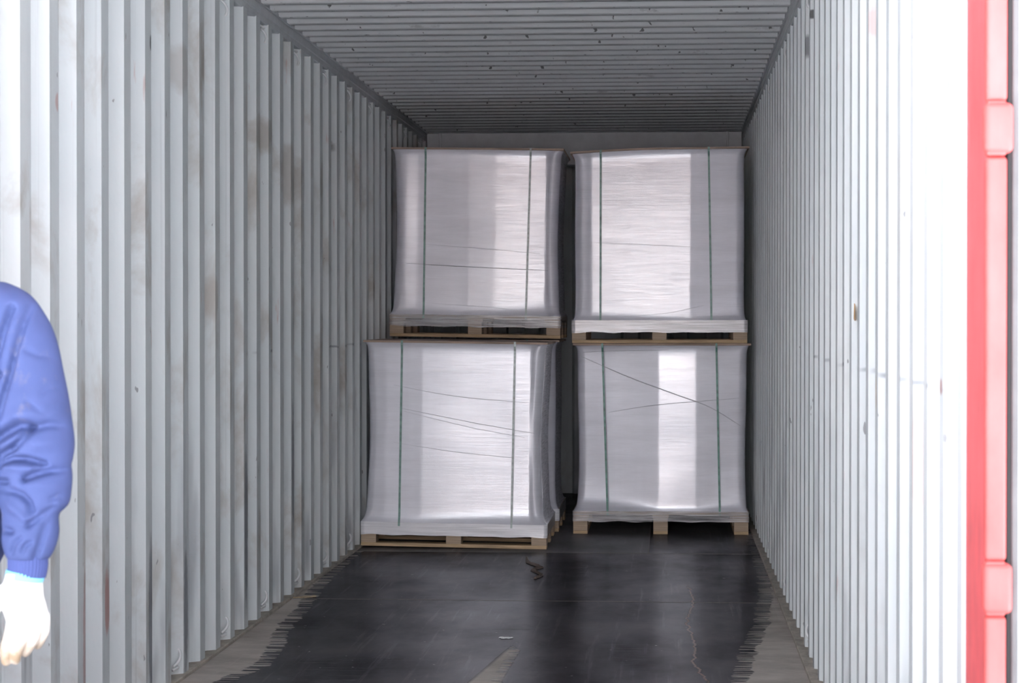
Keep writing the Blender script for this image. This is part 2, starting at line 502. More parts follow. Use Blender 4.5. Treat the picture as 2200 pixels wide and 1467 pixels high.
M['strap_mid'] = mat_simple('green_strap_behind_wrap', (0.20, 0.34, 0.305), 0.4, var=0.35, vs=(3, 3, 30), scale=1.2)
M['strap_dim'] = mat_simple('green_strap_under_film', (0.50, 0.56, 0.55), 0.35, var=0.25, vs=(3, 3, 40), scale=1.2)

# ------------------------------------------------------------------ the container
XL, XR = -1.776, 0.548        # inner crests of the two side walls
Y0, Y1 = 3.965, 15.95
ZC = 2.695

def corrugated(name, axis, start, pitch, crest, slope, depth, a0, a1, inner, outward, z0, z1, mat):
    """rows of trapezoid ribs; inner = crest coordinate, outward = sign away from the room"""
    k = math.floor((a0 - start) / pitch) - 1
    prof = []
    while True:
        s = start + k * pitch
        for u, d in ((s, 0), (s + crest, 0), (s + crest + slope, depth), (s + pitch - slope, depth)):
            prof.append((u, d))
        k += 1
        if s > a1: break
    # clip
    def at(u):
        for (u0, d0), (u1, d1) in zip(prof, prof[1:]):
            if u0 <= u <= u1:
                return d0 + (d1 - d0) * (u - u0) / max(1e-9, u1 - u0)
        return depth
    P = [(a0, at(a0))] + [p for p in prof if a0 < p[0] < a1] + [(a1, at(a1))]
    bm = bmesh.new()
    rows = []
    for (u, d) in P:
        cells = []
        for th in (0.0, 0.004):
            for z in (z0, z1):
                if axis == 'side':
                    co = (inner + outward * (d + th), u, z)
                elif axis == 'roof':
                    co = (z, u, inner + d + th)
                else:
                    co = (u, inner + d + th, z)
                cells.append(bm.verts.new(co))
        rows.append(cells)
    for r0, r1 in zip(rows, rows[1:]):
        bm.faces.new((r0[0], r1[0], r1[1], r0[1]))
        bm.faces.new((r0[2], r0[3], r1[3], r1[2]))
        bm.faces.new((r0[1], r1[1], r1[3], r0[3]))
        bm.faces.new((r0[0], r0[2], r1[2], r1[0]))
    for r in (rows[0], rows[-1]):
        bm.faces.new((r[0], r[1], r[3], r[2]))
    # soften the folds
    es = [e for e in bm.edges if len(e.link_faces) == 2 and 0.15 < e.calc_face_angle(0) < 1.3]
    bmesh.ops.bevel(bm, geom=es, offset=0.006, segments=2, affect='EDGES', profile=0.5)
    o = finish(bm, name, mat, None, smooth=True, flat_angle=0.9)
    tag(o, kind='structure')
    return o

PL = 0.2788
wall_l = corrugated('wall_left', 'side', 5.687, PL, 0.085, 0.032, 0.045, Y0, Y1, XL, -1, 0.012, 2.632, M['wall_l'])
PR = 0.263
wall_r = corrugated('wall_right', 'side', 4.27 - 0.034, PR, 0.068, 0.030, 0.042, Y0, Y1, XR, 1, 0.012, 2.632, M['wall_r'])
wall_b = corrugated('wall_back', 'end', -1.7, 0.25, 0.10, 0.02, 0.045, XL - 0.05, XR + 0.05, Y1 - 0.02, 1, 0.0, 2.72, M['wall_b'])
ceil = corrugated('ceiling', 'roof', 9.281, 0.2085, 0.091, 0.0135, 0.016, Y0, Y1, ZC, 1, XL + 0.0, XR - 0.0, M['ceil'])

def rail(name, sgn, xi):
    bm = bmesh.new()
    xo = xi + sgn * 0.10
    def B(xa, xb, z0, z1, bv=0.004):
        bx(bm, min(xa, xb), max(xa, xb), Y0, Y1, z0, z1, bv, 1)
    B(xi - sgn * 0.002, xo, 2.655, 2.735)
    B(xi + sgn * 0.003, xo, 2.628, 2.657, 0.002)
    # flat roof flange that closes the gap to the ribbed roof
    B(xi + sgn * 0.02, xi - sgn * 0.014, 2.6925, 2.730, 0.003)
    return tag(finish(bm, name, M['rail']), kind='structure')
rail('trim_1', -1, XL)
rail('trim_2', 1, XR)
# header plate before the end wall
bm = bmesh.new()
bx(bm, XL + 0.006, XR - 0.004, 15.46, 15.60, 2.45, 2.692, 0.006, 1)
bx(bm, XL + 0.10, XL + 0.118, 15.445, 15.47, 2.45, 2.690, 0.003, 1)
bx(bm, XR - 0.118, XR - 0.10, 15.445, 15.47, 2.45, 2.690, 0.003, 1)
tag(finish(bm, 'trim_3', M['rail']), kind='structure')
# end frame that closes the corners round the end wall
bm = bmesh.new()
bx(bm, XL - 0.10, XL + 0.004, Y1 - 0.03, Y1 + 0.10, -0.14, 2.80, 0.004, 1)
bx(bm, XR - 0.004, XR + 0.10, Y1 - 0.03, Y1 + 0.10, -0.14, 2.80, 0.004, 1)
bx(bm, XL - 0.05, XR + 0.05, Y1 - 0.035, Y1 + 0.10, 2.685, 2.80, 0.004, 1)
bx(bm, XL - 0.05, XR + 0.05, Y1 + 0.031, Y1 + 0.10, -0.14, 2.69, 0.004, 1)  # unseen plate added behind the end wall to keep sun out
tag(finish(bm, 'trim_8', M['rail']), kind='structure')
# floor with its two dusty steel sills
XFL, XFR = -1.762, 0.517
bm = bmesh.new()
bx(bm, XFL, XFR, Y0 - 0.15, Y1 + 0.12, -0.03, 0.0)
floor = tag(finish(bm, 'floor', M['floor']), kind='structure')
# joints between the floor panels
def seam(name, x0, x1, y0, y1, mat):
    bm = bmesh.new()
    bx(bm, x0, x1, y0, y1, -0.01, 0.0012, 0.0004, 1)
    finish(bm, name, mat, floor)
M['seam'] = mat_simple('joint_filler', (0.14, 0.13, 0.125), 0.6, var=0.3, vs=(30, 30, 2))
seam('floor_joint', XFL + 0.002, XFR - 0.002, 11.872, 11.884, M['seam'])
seam('floor_joint', XFL + 0.002, XFR - 0.002, 9.83, 9.835, M['seam'])
seam('floor_joint', -0.108, -0.102, 11.884, 15.9, M['seam'])

def sill(name, xa, xb):
    bm = bmesh.new()
    bx(bm, min(xa, xb), max(xa, xb), Y0 - 0.1, Y1 + 0.05, -0.03, 0.013, 0.003, 1)
    return tag(finish(bm, name, M['sill']), kind='structure')
sill('baseboard_left', XFL - 0.0005, XL - 0.06)
sill('baseboard_right', XFR + 0.0005, XR + 0.06)

# lashing rings welded in the valleys of the walls, under the rail and above the sill
def ring_bm(sgn, high):
    bm = bmesh.new()
    zz = 1 if high else -1
    pts = [(0.0, -0.026, 0.030 * zz), (sgn * 0.020, -0.022, 0.010 * zz), (sgn * 0.026, 0.0, -0.012 * zz),
           (sgn * 0.018, 0.020, -0.034 * zz), (0.0, 0.026, -0.052 * zz)]
    tube(bm, resample(pts, 14), 0.0065, 8)
    tube(bm, resample([(0.0, -0.040, 0.045 * zz), (sgn * 0.014, 0.0, 0.038 * zz), (0.0, 0.040, 0.042 * zz)], 9), 0.007, 8)
    return bm
ring_me = {}
for sgn, wall, st, P, cen, xw, ks_hi, ks_lo in (
        (1, wall_l, 5.687, PL, 0.252, XL - 0.026, range(0, 36, 3), range(0, 36, 3)),
        (-1, wall_r, 4.236, PR, 0.240, XR + 0.024, (3, 9, 15, 21, 27, 33), (3, 9, 15, 21, 27, 33))):
    for hi, ks in ((True, ks_hi), (False, ks_lo)):
        key = (sgn, hi)
        for k in ks:
            yy = st + k * P + cen
            if yy > 15.3: continue
            if key not in ring_me:
                o = finish(ring_bm(sgn, hi), 'lashing_ring', M['ring'], wall, smooth=True)
                ring_me[key] = o
            else:
                o = ring_me[key].copy()
                COL.objects.link(o)
                o.parent = wall
            o.location = (xw, yy, 2.585 if hi else 0.07)
            o.scale = (0.8, 0.8, 0.8)

# door frame: corner posts, head beam, threshold
YF = 3.72
bm = bmesh.new()
bx(bm, XL - 0.12, XL - 0.004, YF, Y0 + 0.01, -0.14, 2.80, 0.006, 2)
tag(finish(bm, 'trim_4', M['red']), kind='structure')
bm = bmesh.new()
bx(bm, XR + 0.005, XR + 0.115, YF, Y0 - 0.001, -0.14, 2.80, 0.006, 2)
post = tag(finish(bm, 'trim_5', M['red']), kind='structure')
bm = bmesh.new()
bx(bm, XL - 0.003, XR + 0.004, YF + 0.01, Y0 + 0.02, 2.735, 2.80, 0.006, 1)
tag(finish(bm, 'trim_6', M['red']), kind='structure')
bm = bmesh.new()
bx(bm, XL - 0.003, XR + 0.004, YF + 0.01, Y0 - 0.151, -0.14, -0.002, 0.004, 1)
tag(finish(bm, 'trim_7', M['red']), kind='structure')

# hinge lugs of the right post: a plain strip interrupted by thick knuckles
ZK = [2.42, 1.6455, 0.8515, 0.16]
bm = bmesh.new()
edges = [2.78] + sum([[z + 0.047, z - 0.049] for z in ZK], []) + [-0.12]
for a, b in zip(edges[0::2], edges[1::2]):
    bx(bm, XR + 0.001, XR + 0.0365, YF - 0.034, YF + 0.004, b, a, 0.007, 3)
strip = finish(bm, 'post_strip', M['red_edge'], post, smooth=True, flat_angle=0.8)
for i, z in enumerate(ZK):
    if i == 0:
        bm = bmesh.new()
        bx(bm, XR - 0.003, XR + 0.0455, YF - 0.046, YF + 0.004, -0.0435, 0.0435, 0.010, 3)
        bx(bm, XR + 0.001, XR + 0.034, YF - 0.040, YF + 0.0, -0.0475, 0.0475, 0.004, 2)
        kn = finish(bm, 'hinge_knuckle', M['red_edge'], post, smooth=True, flat_angle=0.8)
    else:
        kn = kn.copy(); COL.objects.link(kn); kn.parent = post
    kn.location = (0, 0, z)

# right door leaf, swung wide open; its inner face looks back at the yard
bm = bmesh.new()
bx(bm, XR + 0.085, XR + 1.22, YF + 0.012, YF + 0.06, -0.08, 2.70, 0.004, 1)
door = tag(finish(bm, 'door_1', M['door']), kind='structure')
bm = bmesh.new()
bx(bm, XR + 0.047, XR + 0.058, YF - 0.020, YF - 0.002, -0.08, 2.70, 0.003, 2)
finish(bm, 'gasket_lip', M['lip'], door)
bm = bmesh.new()
bx(bm, XR + 0.038, XR + 0.0705, YF - 0.016, YF - 0.0015, -0.08, 2.70, 0.002, 1)  # dark gasket strip, blackened and placed as the shaded gap beside the post
finish(bm, 'gasket_gap_shade', M['gap_shade'], door)
bm = bmesh.new()
bx(bm, XR + 0.0585, XR + 0.122, YF - 0.018, YF + 0.0125, -0.07, 2.69, 0.002, 1)
finish(bm, 'gasket_retainer', M['door'], door)
rv = None
for i in range(18):
    z = 1.187 + (i - 8) * 0.149
    if z > 2.68: continue
    if rv is None:
        bm = bmesh.new()
        bmesh.ops.create_uvsphere(bm, u_segments=14, v_segments=8, radius=0.0085)
        for v in bm.verts: v.co.y *= 0.55
        rv = finish(bm, 'rivet', M['rivet'], door, smooth=True)
    else:
        rv = rv.copy(); COL.objects.link(rv); rv.parent = door
    rv.location = (XR + 0.092, YF - 0.019, z)
# the left door leaf, folded back outside the left wall
bm = bmesh.new()
bx(bm, XL - 1.35, XL - 0.13, YF + 0.012, YF + 0.06, -0.08, 2.70, 0.004, 1)
tag(finish(bm, 'door_2', M['door']), kind='structure')

# ------------------------------------------------------------------ the yard behind the camera
bm = bmesh.new()
bx(bm, -70, 70, -90, YF + 14, -0.35, -0.145)
tag(finish(bm, 'ground', M['concrete']), kind='structure')
def mat_brick():
    t = NT('yard_building_brick')
    b = t.n.new('ShaderNodeTexBrick')
    t.l.new(t.co((1, 0, 1), rot=(math.radians(90), 0, 0)), b.inputs['Vector'])
    b.inputs['Color1'].default_value = (0.36, 0.25, 0.22, 1)
    b.inputs['Color2'].default_value = (0.42, 0.31, 0.27, 1)
    b.inputs['Mortar'].default_value = (0.45, 0.43, 0.41, 1)
    b.inputs['Scale'].default_value = 3
    t.set(Base_Color=b.outputs['Color'], Roughness=0.8)
    return t.m
bm = bmesh.new()
bx(bm, -22, 14, -62, -52, -0.2, 3.6)
vs = [bm.verts.new(c) for c in ((-22.4, -51.6, 3.55), (14.4, -51.6, 3.55), (14.4, -62.4, 3.55), (-22.4, -62.4, 3.55), (-22.4, -57, 5.6), (14.4, -57, 5.6))]
for f in ((0, 1, 5, 4), (3, 4, 5, 2), (0, 4, 3), (1, 2, 5), (0, 3, 2, 1)):
    bm.faces.new([vs[i] for i in f])
tag(finish(bm, 'wall_yard', mat_brick()), kind='structure')

# ------------------------------------------------------------------ wrapped pallet loads
LW = 1.073
def pallet_load(root_xy, z0, height, width, depth, label, film, skirt, front, straps, runners='across', sheet_dz=(0, 0),
                sheet_r=0.0, yaw=0.0, roll=0.0, skirt_h=0.072, lw=None, lx=0.0, folds=(), strap_mats=('strap', 'strap'), seed=0.0, fl_len=0.026,
                group='stretch wrapped pallet loads'):
    """root at the middle of the front bottom edge; local y runs into the container"""
    root = empty('wrapped_pallet_load', (root_xy[0], root_xy[1], z0), (0, roll, yaw))
    tag(root, label, 'pallet load', group)
    hw = width / 2
    PH = 0.138
    # ---- pallet: deck with boards, blocks and bottom boards as its own pieces
    bm = bmesh.new()
    nb = 7
    for i in range(nb):
        y = i * (depth - 0.10) / (nb - 1)
        bx(bm, -hw, hw, y, y + 0.10, PH - 0.020, PH, 0.0015, 1, 0.0008)
    for xx in (-hw, -0.05, hw - 0.10):
        bx(bm, xx, xx + 0.10, 0.002, depth - 0.002, PH - 0.038, PH - 0.0205, 0.0015, 1)
    deck = finish(bm, 'pallet', M['deck'], root)
    bw = 0.088
    first = None
    for xx in (-hw, -bw / 2, hw - bw):
        for yy in (0.0, depth / 2 - 0.06, depth - 0.12):
            if first is None:
                bm = bmesh.new()
                zb = 0.0 if runners == 'along' else 0.0205
                bx(bm, 0, bw, 0.0, 0.12, zb + (0.0185 if runners == 'along' else 0), PH - 0.0385, 0.002, 1)
                first = finish(bm, 'block', M['block'], deck)
                b = first
            else:
                b = first.copy(); COL.objects.link(b); b.parent = deck
            b.location = (xx, yy, 0)
    fb = None
    spots = [0.0, depth / 2 - 0.05, depth - 0.10] if runners == 'across' else [-hw, -0.044, hw - 0.088]
    for s in spots:
        if fb is None:
            bm = bmesh.new()
            if runners == 'across':
                bx(bm, -hw, hw, 0, 0.10, 0, 0.0205, 0.0015, 1, 0.0006)
            else:
                bx(bm, 0, 0.088, 0, depth, 0, 0.0185, 0.0015, 1)
            fb = finish(bm, 'bottom_board', M['board'], deck)
            b = fb
        else:
            b = fb.copy(); COL.objects.link(b); b.parent = deck
        b.location = (0, s, 0) if runners == 'across' else (s, 0, 0)
    # ---- the load under film: one skin lofted over stacked outlines
    lw = lw or (width - 0.045)
    a0 = lw / 2
    b0 = depth / 2 - 0.012
    ztop = height - 0.012
    def foff(x):
        for (u0, o0), (u1, o1) in zip(front, front[1:]):
            if x <= u1:
                t = (x - u0) / (u1 - u0)
                return o0 + (o1 - o0) * max(0, t)
        return front[-1][1]
    R = 0.056
    N = 150
    bm = bmesh.new()
    rings = []
    nz = 60
    for j in range(nz + 1):
        v = j / nz
        z = PH + 0.001 + (ztop - PH - 0.001) * v
        flare = math.exp(-(z - PH) / fl_len) * (hw - a0 - 0.0)
        tuck = 0.016 * math.exp(-(ztop - z) / 0.018)
        waist = -0.008 * math.sin(math.pi * v) + 0.004 * math.sin(7 * v + seed)
        ring = []
        A = a0 + flare + tuck + waist
        B = b0 + flare * 0.6 + tuck * 0.7 + waist * 0.4
        rr = R * (1 - 0.75 * math.exp(-(z - PH) / 0.03)) * (1 - 0.4 * math.exp(-(ztop - z) / 0.02))
        pts = []
        nf = 90
        for i in range(nf + 1):
            x = -A + rr + (2 * A - 2 * rr) * i / nf
            w_ = sm(-A, -A + 0.05, x) * sm(A, A - 0.05, x) if False else 1
            pts.append((x, -B + foff(x) * (1 - math.exp(-(z - PH) / 0.035))))
        yl, yr = pts[0][1], pts[-1][1]
        for i in range(1, 11):
            an = -math.pi / 2 + math.pi / 2 * i / 10
            pts.append((A - rr + rr * math.cos(an), yr + rr + rr * math.sin(an)))
        pts.append((A, 0))
        for i in range(0, 11):
            an = math.pi / 2 * i / 10
            pts.append((A - rr + rr * math.cos(an), B - rr + rr * math.sin(an)))
        for i in range(0, 11):
            an = math.pi / 2 + math.pi / 2 * i / 10
            pts.append((-A + rr + rr * math.cos(an), B - rr + rr * math.sin(an)))
        pts.append((-A, 0))
        for i in range(0, 10):
            an = math.pi + math.pi / 2 * i / 10
            pts.append((-A + rr + rr * math.cos(an), yl + rr + rr * math.sin(an)))
        for (x, y) in pts:
            n = mnoise.noise(Vector((x * 3 + seed, y * 3, z * 2.2 + seed))) * 0.004
            n += mnoise.noise(Vector((x * 1.3 + seed, y, z * 10 + seed))) * 0.0006
            ring.append(bm.verts.new((x * (1 + n) + lx * (1 - math.exp(-(z - PH) / 0.05)), depth / 2 + y + (n if y < 0 else -n), z + sheet_z(x / a0, sheet_dz, v))))
        rings.append(ring)
    for r0, r1 in zip(rings, rings[1:]):
        n = len(r0)
        for k in range(n):
            bm.faces.new((r0[k], r0[(k + 1) % n], r1[(k + 1) % n], r1[k]))
    bm.faces.new(rings[0][::-1]); bm.faces.new(rings[-1])
    load = finish(bm, 'wrapped_load', film, root, smooth=True, flat_angle=1.0)
    # ---- thin board on top
    bm = bmesh.new()
    nn = 16
    top = []
    for i in range(nn + 1):
        x = lx + (-1 + 2 * i / nn) * (a0 + 0.022)
        top.append((x, sheet_z((x - lx) / a0, sheet_dz, 1)))
    vs = []
    for (x, dz) in top:
        vs.append([bm.verts.new((x, y, height + dz + q)) for y in (-0.006, depth + 0.002) for q in (-0.0115, 0.0)])
    for p, q in zip(vs, vs[1:]):
        bm.faces.new((p[0], q[0], q[1], p[1])); bm.faces.new((p[2], p[3], q[3], q[2]))
        bm.faces.new((p[1], q[1], q[3], p[3])); bm.faces.new((p[0], p[2], q[2], q[0]))
    for p in (vs[0], vs[-1]): bm.faces.new((p[0], p[1], p[3], p[2]))
    finish(bm, 'top_board', M['sheet'], root)
    # ---- film wound round the pallet edge
    bm = bmesh.new()
    zb = PH - skirt_h
    pts = []
    nseg = 44
    e = 0.0025
    for i in range(nseg + 1): pts.append((-hw - e + (2 * hw + 2 * e) * i / nseg, -e))
    for i in range(1, 13): pts.append((hw + e, -e + (depth + 2 * e) * i / 12))
    for i in range(1, 13): pts.append((hw + e - (2 * hw + 2 * e) * i / 12, depth + e))
    for i in range(1, 12): pts.append((-hw - e, depth + e - (depth + 2 * e) * i / 12))
    grid = []
    for j in range(9):
        z = zb + (PH + 0.003 - zb) * j / 8
        row = []
        for (x, y) in pts:
            inset = 0.0
            gap = 0 if (abs(x) > hw - bw or abs(x) < bw / 2) else 1
            dy = inset * gap * (1 if y < 0.01 else 0)
            zz = z + (mnoise.noise(Vector((x * 9 + seed, y * 5, 0))) * 0.008 if j == 0 else 0)
            row.append(bm.verts.new((x, y + dy + mnoise.noise(Vector((x * 14, z * 90, seed))) * 0.0012, zz)))
        grid.append(row)
    for r0, r1 in zip(grid, grid[1:]):
        n = len(r0)
        for k in range(n): bm.faces.new((r0[k], r0[(k + 1) % n], r1[(k + 1) % n], r1[k]))
    finish(bm, 'film_skirt', skirt, root, smooth=True)
    # ---- straps
    for (xa, xb), mk in zip(straps, strap_mats):
        bm = bmesh.new()
        nseg = 40
        rows = []
        for i in range(nseg + 1):
            v = i / nseg
            z = PH - 0.02 + (height + 0.002 - PH + 0.02) * v
            x = xb + (xa - xb) * v
            vv = (z - PH) / (ztop - PH)
            fl = math.exp(-max(0, z - PH) / fl_len) * (hw - a0)
            tk = 0.016 * math.exp(-max(0, ztop - z) / 0.018)
            y = depth / 2 - (b0 + fl * 0.6 + tk * 0.7 - 0.008 * math.sin(math.pi * max(0, vv)) * 0.4) + foff(x) * (1 - math.exp(-max(0, z - PH) / 0.035)) - 0.0065
            y = min(y, 0.003) if v < 0.97 else -0.009
            z += sheet_z(x / a0, sheet_dz, max(0, vv))
            rows.append([bm.verts.new((x - 0.006, y, z)), bm.verts.new((x + 0.006, y, z)), bm.verts.new((x + 0.006, y + 0.003, z)), bm.verts.new((x - 0.006, y + 0.003, z))])
        for r0, r1 in zip(rows, rows[1:]):
            for k in range(4): bm.faces.new((r0[k], r0[(k + 1) % 4], r1[(k + 1) % 4], r1[k]))
        bm.faces.new(rows[0][::-1]); bm.faces.new(rows[-1])
        finish(bm, 'strap', M[mk], root)
    # ---- twisted ropes of film lying over the wrap
    for pl, rad in folds:
        bm = bmesh.new()
        P = []
        for (x, z) in resample([(a, b) for a, b in pl], 30):
            P.append((x, depth / 2 - b0 + foff(x) - 0.003, z))
        n = len(P)
        tube(bm, P, [rad * (0.35 + 0.65 * math.sin(math.pi * i / (n - 1)) ** 0.5) for i in range(n)], 8)
        finish(bm, 'film_fold', M['fold'], root, smooth=True)
    return root

def sheet_z(u, dz, v):
    """board and film top sag or rise towards the ends: dz = (left, right)"""
    k = dz[0] * max(0, -u) ** 1.5 + dz[1] * max(0, u) ** 1.5
    return k * sm(0.5, 1, v)

M['fold'] = mat_simple('twisted_film', (0.55, 0.55, 0.60), 0.3, var=0.1)
F_UL = mat_film('film_upper_left', (0.86, 0.85, 0.93), 0.25, seed=1.3)
F_UR = mat_film('film_upper_right', (0.86, 0.86, 0.95), 0.24, seed=4.1)
F_LL = mat_film('film_lower_left', (0.90, 0.90, 0.98), 0.20, seed=7.7)
F_LR = mat_film('film_lower_right', (0.90, 0.90, 0.98), 0.17, seed=2.9, streak=0.6, big=0.5)
S_DENSE = mat_clear_film('skirt_film_dense', 0.95, (0.92, 0.92, 0.97))
S_THIN = mat_clear_film('skirt_film_thin', 0.62)
S_SPARSE = mat_clear_film('skirt_film_sparse', 0.30)

DEP = 0.86
# lower left, the nearest one
pallet_load((-1.226, 12.05), 0.006, 1.186, LW, DEP, 'white stretch wrapped load on the floor by the left wall, standing nearest of all', F_LL, S_DENSE,
            [(-0.55, 0.022), (-0.40, 0.004), (-0.19, -0.004), (0.44, 0.016), (0.47, 0.040), (0.56, 0.070)],
            [(-0.312, -0.316), (0.340, 0.333)], 'across', roll=math.radians(0.75), lw=1.020, lx=-0.004, seed=7.7,
            strap_mats=('strap_mid', 'strap_dim'),
            folds=[([(-0.36, 0.93), (0.0, 0.87), (0.40, 0.84)], 0.0012), ([(-0.33, 0.80), (0.10, 0.72), (0.47, 0.66)], 0.0014),
                   ([(-0.30, 0.78), (0.10, 0.69), (0.40, 0.64)], 0.0010), ([(-0.36, 0.60), (0.0, 0.55), (0.35, 0.52)], 0.0010)])
# behind it, carrying the upper left one
pallet_load((-1.205, 13.02), 0.004, 1.186, LW, DEP, 'stretch wrapped load mostly hidden behind the nearest one, carrying the upper left load', F_LL, S_DENSE,
            [(-0.55, 0.01), (0, 0), (0.56, 0.02)], [(-0.31, -0.31), (0.34, 0.34)], 'across', seed=3.7, lw=1.035)
# upper left
pallet_load((-1.202, 13.14), 1.205, 1.186, LW, DEP, 'grey stretch wrapped load stacked high on the left, beside the left wall', F_UL, S_SPARSE,
            [(-0.56, 0.012), (-0.45, 0.004), (-0.37, 0.007), (-0.30, 0.006), (-0.05, 0.0), (0.12, 0.001), (0.24, 0.005), (0.33, 0.010), (0.44, 0.018), (0.47, 0.038), (0.56, 0.065)],
            [(-0.325, -0.325), (0.335, 0.318)], 'across', roll=math.radians(0.8), lw=1.040, fl_len=0.016, seed=1.3,
            strap_mats=('strap_mid', 'strap_dim'),
            folds=[([(-0.44, 0.46), (0.0, 0.44), (0.45, 0.425)], 0.0022), ([(-0.33, 0.58), (0.0, 0.56), (0.40, 0.53)], 0.0010),
                   ([(-0.28, 0.21), (0.1, 0.19), (0.42, 0.16)], 0.0010)])
# lower right
pallet_load((-0.040, 12.95), 0.0, 1.170, LW, DEP, 'pale stretch wrapped load with two bright green straps, on the floor by the right wall', F_LR, S_SPARSE,
            [(-0.56, 0.075), (-0.016, 0.0), (0.212, 0.0), (0.56, 0.036)],
            [(-0.358, -0.325), (0.340, 0.362)], 'along', lw=1.045, fl_len=0.010, seed=2.9, skirt_h=0.062, lx=0.006,
            strap_mats=('strap', 'strap'),
            folds=[([(-0.49, 1.09), (-0.20, 0.965), (0.10, 0.855), (0.30, 0.78), (0.49, 0.665)], 0.0028),
                   ([(-0.32, 0.745), (-0.05, 0.79), (0.22, 0.815), (0.48, 0.835)], 0.0018),
                   ([(-0.48, 1.115), (-0.25, 1.125), (0.05, 1.13)], 0.0018)])
# upper right
pallet_load((-0.048, 12.95), 1.172, 1.198, LW, DEP, 'grey stretch wrapped load with a shiny front, stacked high on the right', F_UR, S_THIN,
            [(-0.56, 0.034), (-0.445, 0.016), (-0.42, 0.010), (0.0, 0.0), (0.19, -0.004), (0.21, -0.002), (0.56, 0.024)],
            [(-0.360, -0.362), (0.300, 0.318)], 'across', yaw=math.radians(0.0), lw=1.050, fl_len=0.010, seed=4.1, sheet_dz=(-0.022, 0.004),
            strap_mats=('strap_mid', 'strap_mid'),
            folds=[([(-0.42, 0.62), (0.0, 0.60), (0.20, 0.59)], 0.0010), ([(-0.22, 0.165), (0.05, 0.185), (0.28, 0.235)], 0.0010)])

# small leftovers on the floor and wall
def crumple(name, mat, path, wid, hgt, label, cat, seed):
    rnd = random.Random(seed)
    bm = bmesh.new()
    P_ = resample(path, 22)
    rows = []
    for i, (x, y) in enumerate(P_):
        q = P_[min(i + 1, len(P_) - 1)]; p = P_[max(i - 1, 0)]
        d = Vector((q[0] - p[0], q[1] - p[1], 0)).normalized()
        nrm = Vector((-d.y, d.x, 0))
        w_ = wid * (0.35 + 0.65 * math.sin(math.pi * (i + 0.5) / len(P_))) * rnd.uniform(0.7, 1.25)
        row = []
        for k in range(8):
            an = math.pi * k / 7
            row.append(bm.verts.new(Vector((x, y, 0.0015)) + nrm * (w_ * math.cos(an)) + Vector((0, 0, hgt * math.sin(an) * rnd.uniform(0.5, 1.3)))))
        rows.append(row)
    for a, b in zip(rows, rows[1:]):
        for k in range(7): bm.faces.new((a[k], a[k + 1], b[k + 1], b[k]))
        bm.faces.new((a[7], a[0], b[0], b[7]))
    bm.faces.new(rows[0][::-1]); bm.faces.new(rows[-1])
    o = finish(bm, name, mat, None)
    cx_, cy_ = P_[0]
    for v in o.data.vertices: v.co -= Vector((cx_, cy_, 0))
    o.location = (cx_, cy_, 0)
    return tag(o, label, cat)
M['scrap'] = mat_simple('brown_scrap', (0.13, 0.095, 0.08), 0.8, var=0.35, vs=(30, 30, 30))
M['chip'] = mat_simple('white_paper_scrap', (0.75, 0.75, 0.76), 0.7, var=0.1)
M['splinter'] = mat_simple('wood_splinter', (0.42, 0.33, 0.22), 0.7, var=0.2)
crumple('torn_strip', M['scrap'], [(-0.775, 11.62), (-0.745, 11.35), (-0.672, 11.16), (-0.700, 11.02), (-0.645, 10.82), (-0.668, 10.66)], 0.016, 0.009,
        'brown twisted torn strip lying on the dark floor before the nearest load', 'scrap', 3)
crumple('paper_chip', M['chip'], [(-0.690, 8.68), (-0.665, 8.67), (-0.635, 8.675)], 0.022, 0.003,
        'small white paper chip on the floor at the tip of the bare wedge', 'scrap', 5)
crumple('wood_splinter', M['splinter'], [(-1.765, 9.84), (-1.715, 9.865), (-1.665, 9.90)], 0.020, 0.006,
        'pale wood splinter lying at the left edge of the floor', 'splinter', 9)
bm = bmesh.new()
v = [bm.verts.new(c) for c in ((XR + 0.012, 6.36, 1.375), (XR + 0.012, 6.345, 1.312), (XR + 0.0, 6.235, 1.318))]
bm.faces.new(v)
r_ = bmesh.ops.extrude_face_region(bm, geom=bm.faces[:])
bmesh.ops.translate(bm, verts=[q for q in r_['geom'] if isinstance(q, bmesh.types.BMVert)], vec=(-0.003, -0.002, 0))
M['orange'] = mat_simple('orange_sticker', (0.66, 0.38, 0.17), 0.6, var=0.1)
tag(finish(bm, 'sticker_scrap', M['orange'], wall_r), 'small orange triangular sticker scrap')

# ------------------------------------------------------------------ the worker at the left edge
PY = 4.0                                   # he stands just inside the doorway
def P(px, py, y=PY):
    """a point at distance y from a picture position, used to lay out the figure"""
    a = (px - 1433.5) / 4552.0
    x = a * y / (1 + 0.0736 * a)
    return (x, y, CAM_H - (py - 687.0) / 4552.0 * (y - 0.0736 * x))

M['skin'] = mat_simple('skin', (0.50, 0.31, 0.22), 0.5, var=0.06)
M['hair'] = mat_simple('black_hair', (0.02, 0.018, 0.016), 0.5, var=0.3, vs=(40, 40, 6))
M['jacket'] = mat_cloth('blue_work_cloth', (0.046, 0.068, 0.19), (0.060, 0.086, 0.235))
M['cuff'] = mat_cloth('blue_ribbed_knit', (0.050, 0.072, 0.22), (0.060, 0.085, 0.26), False)
M['trousers'] = mat_cloth('navy_trousers', (0.02, 0.035, 0.15), (0.03, 0.05, 0.19))
M['boot'] = mat_simple('black_boot_leather', (0.03, 0.028, 0.026), 0.45, var=0.2)
M['eye'] = mat_simple('eye_white', (0.75, 0.74, 0.72), 0.3, var=0.02, bump=0)
M['trim'] = mat_simple('light_blue_trim', (0.22, 0.62, 0.86), 0.8, var=0.06)

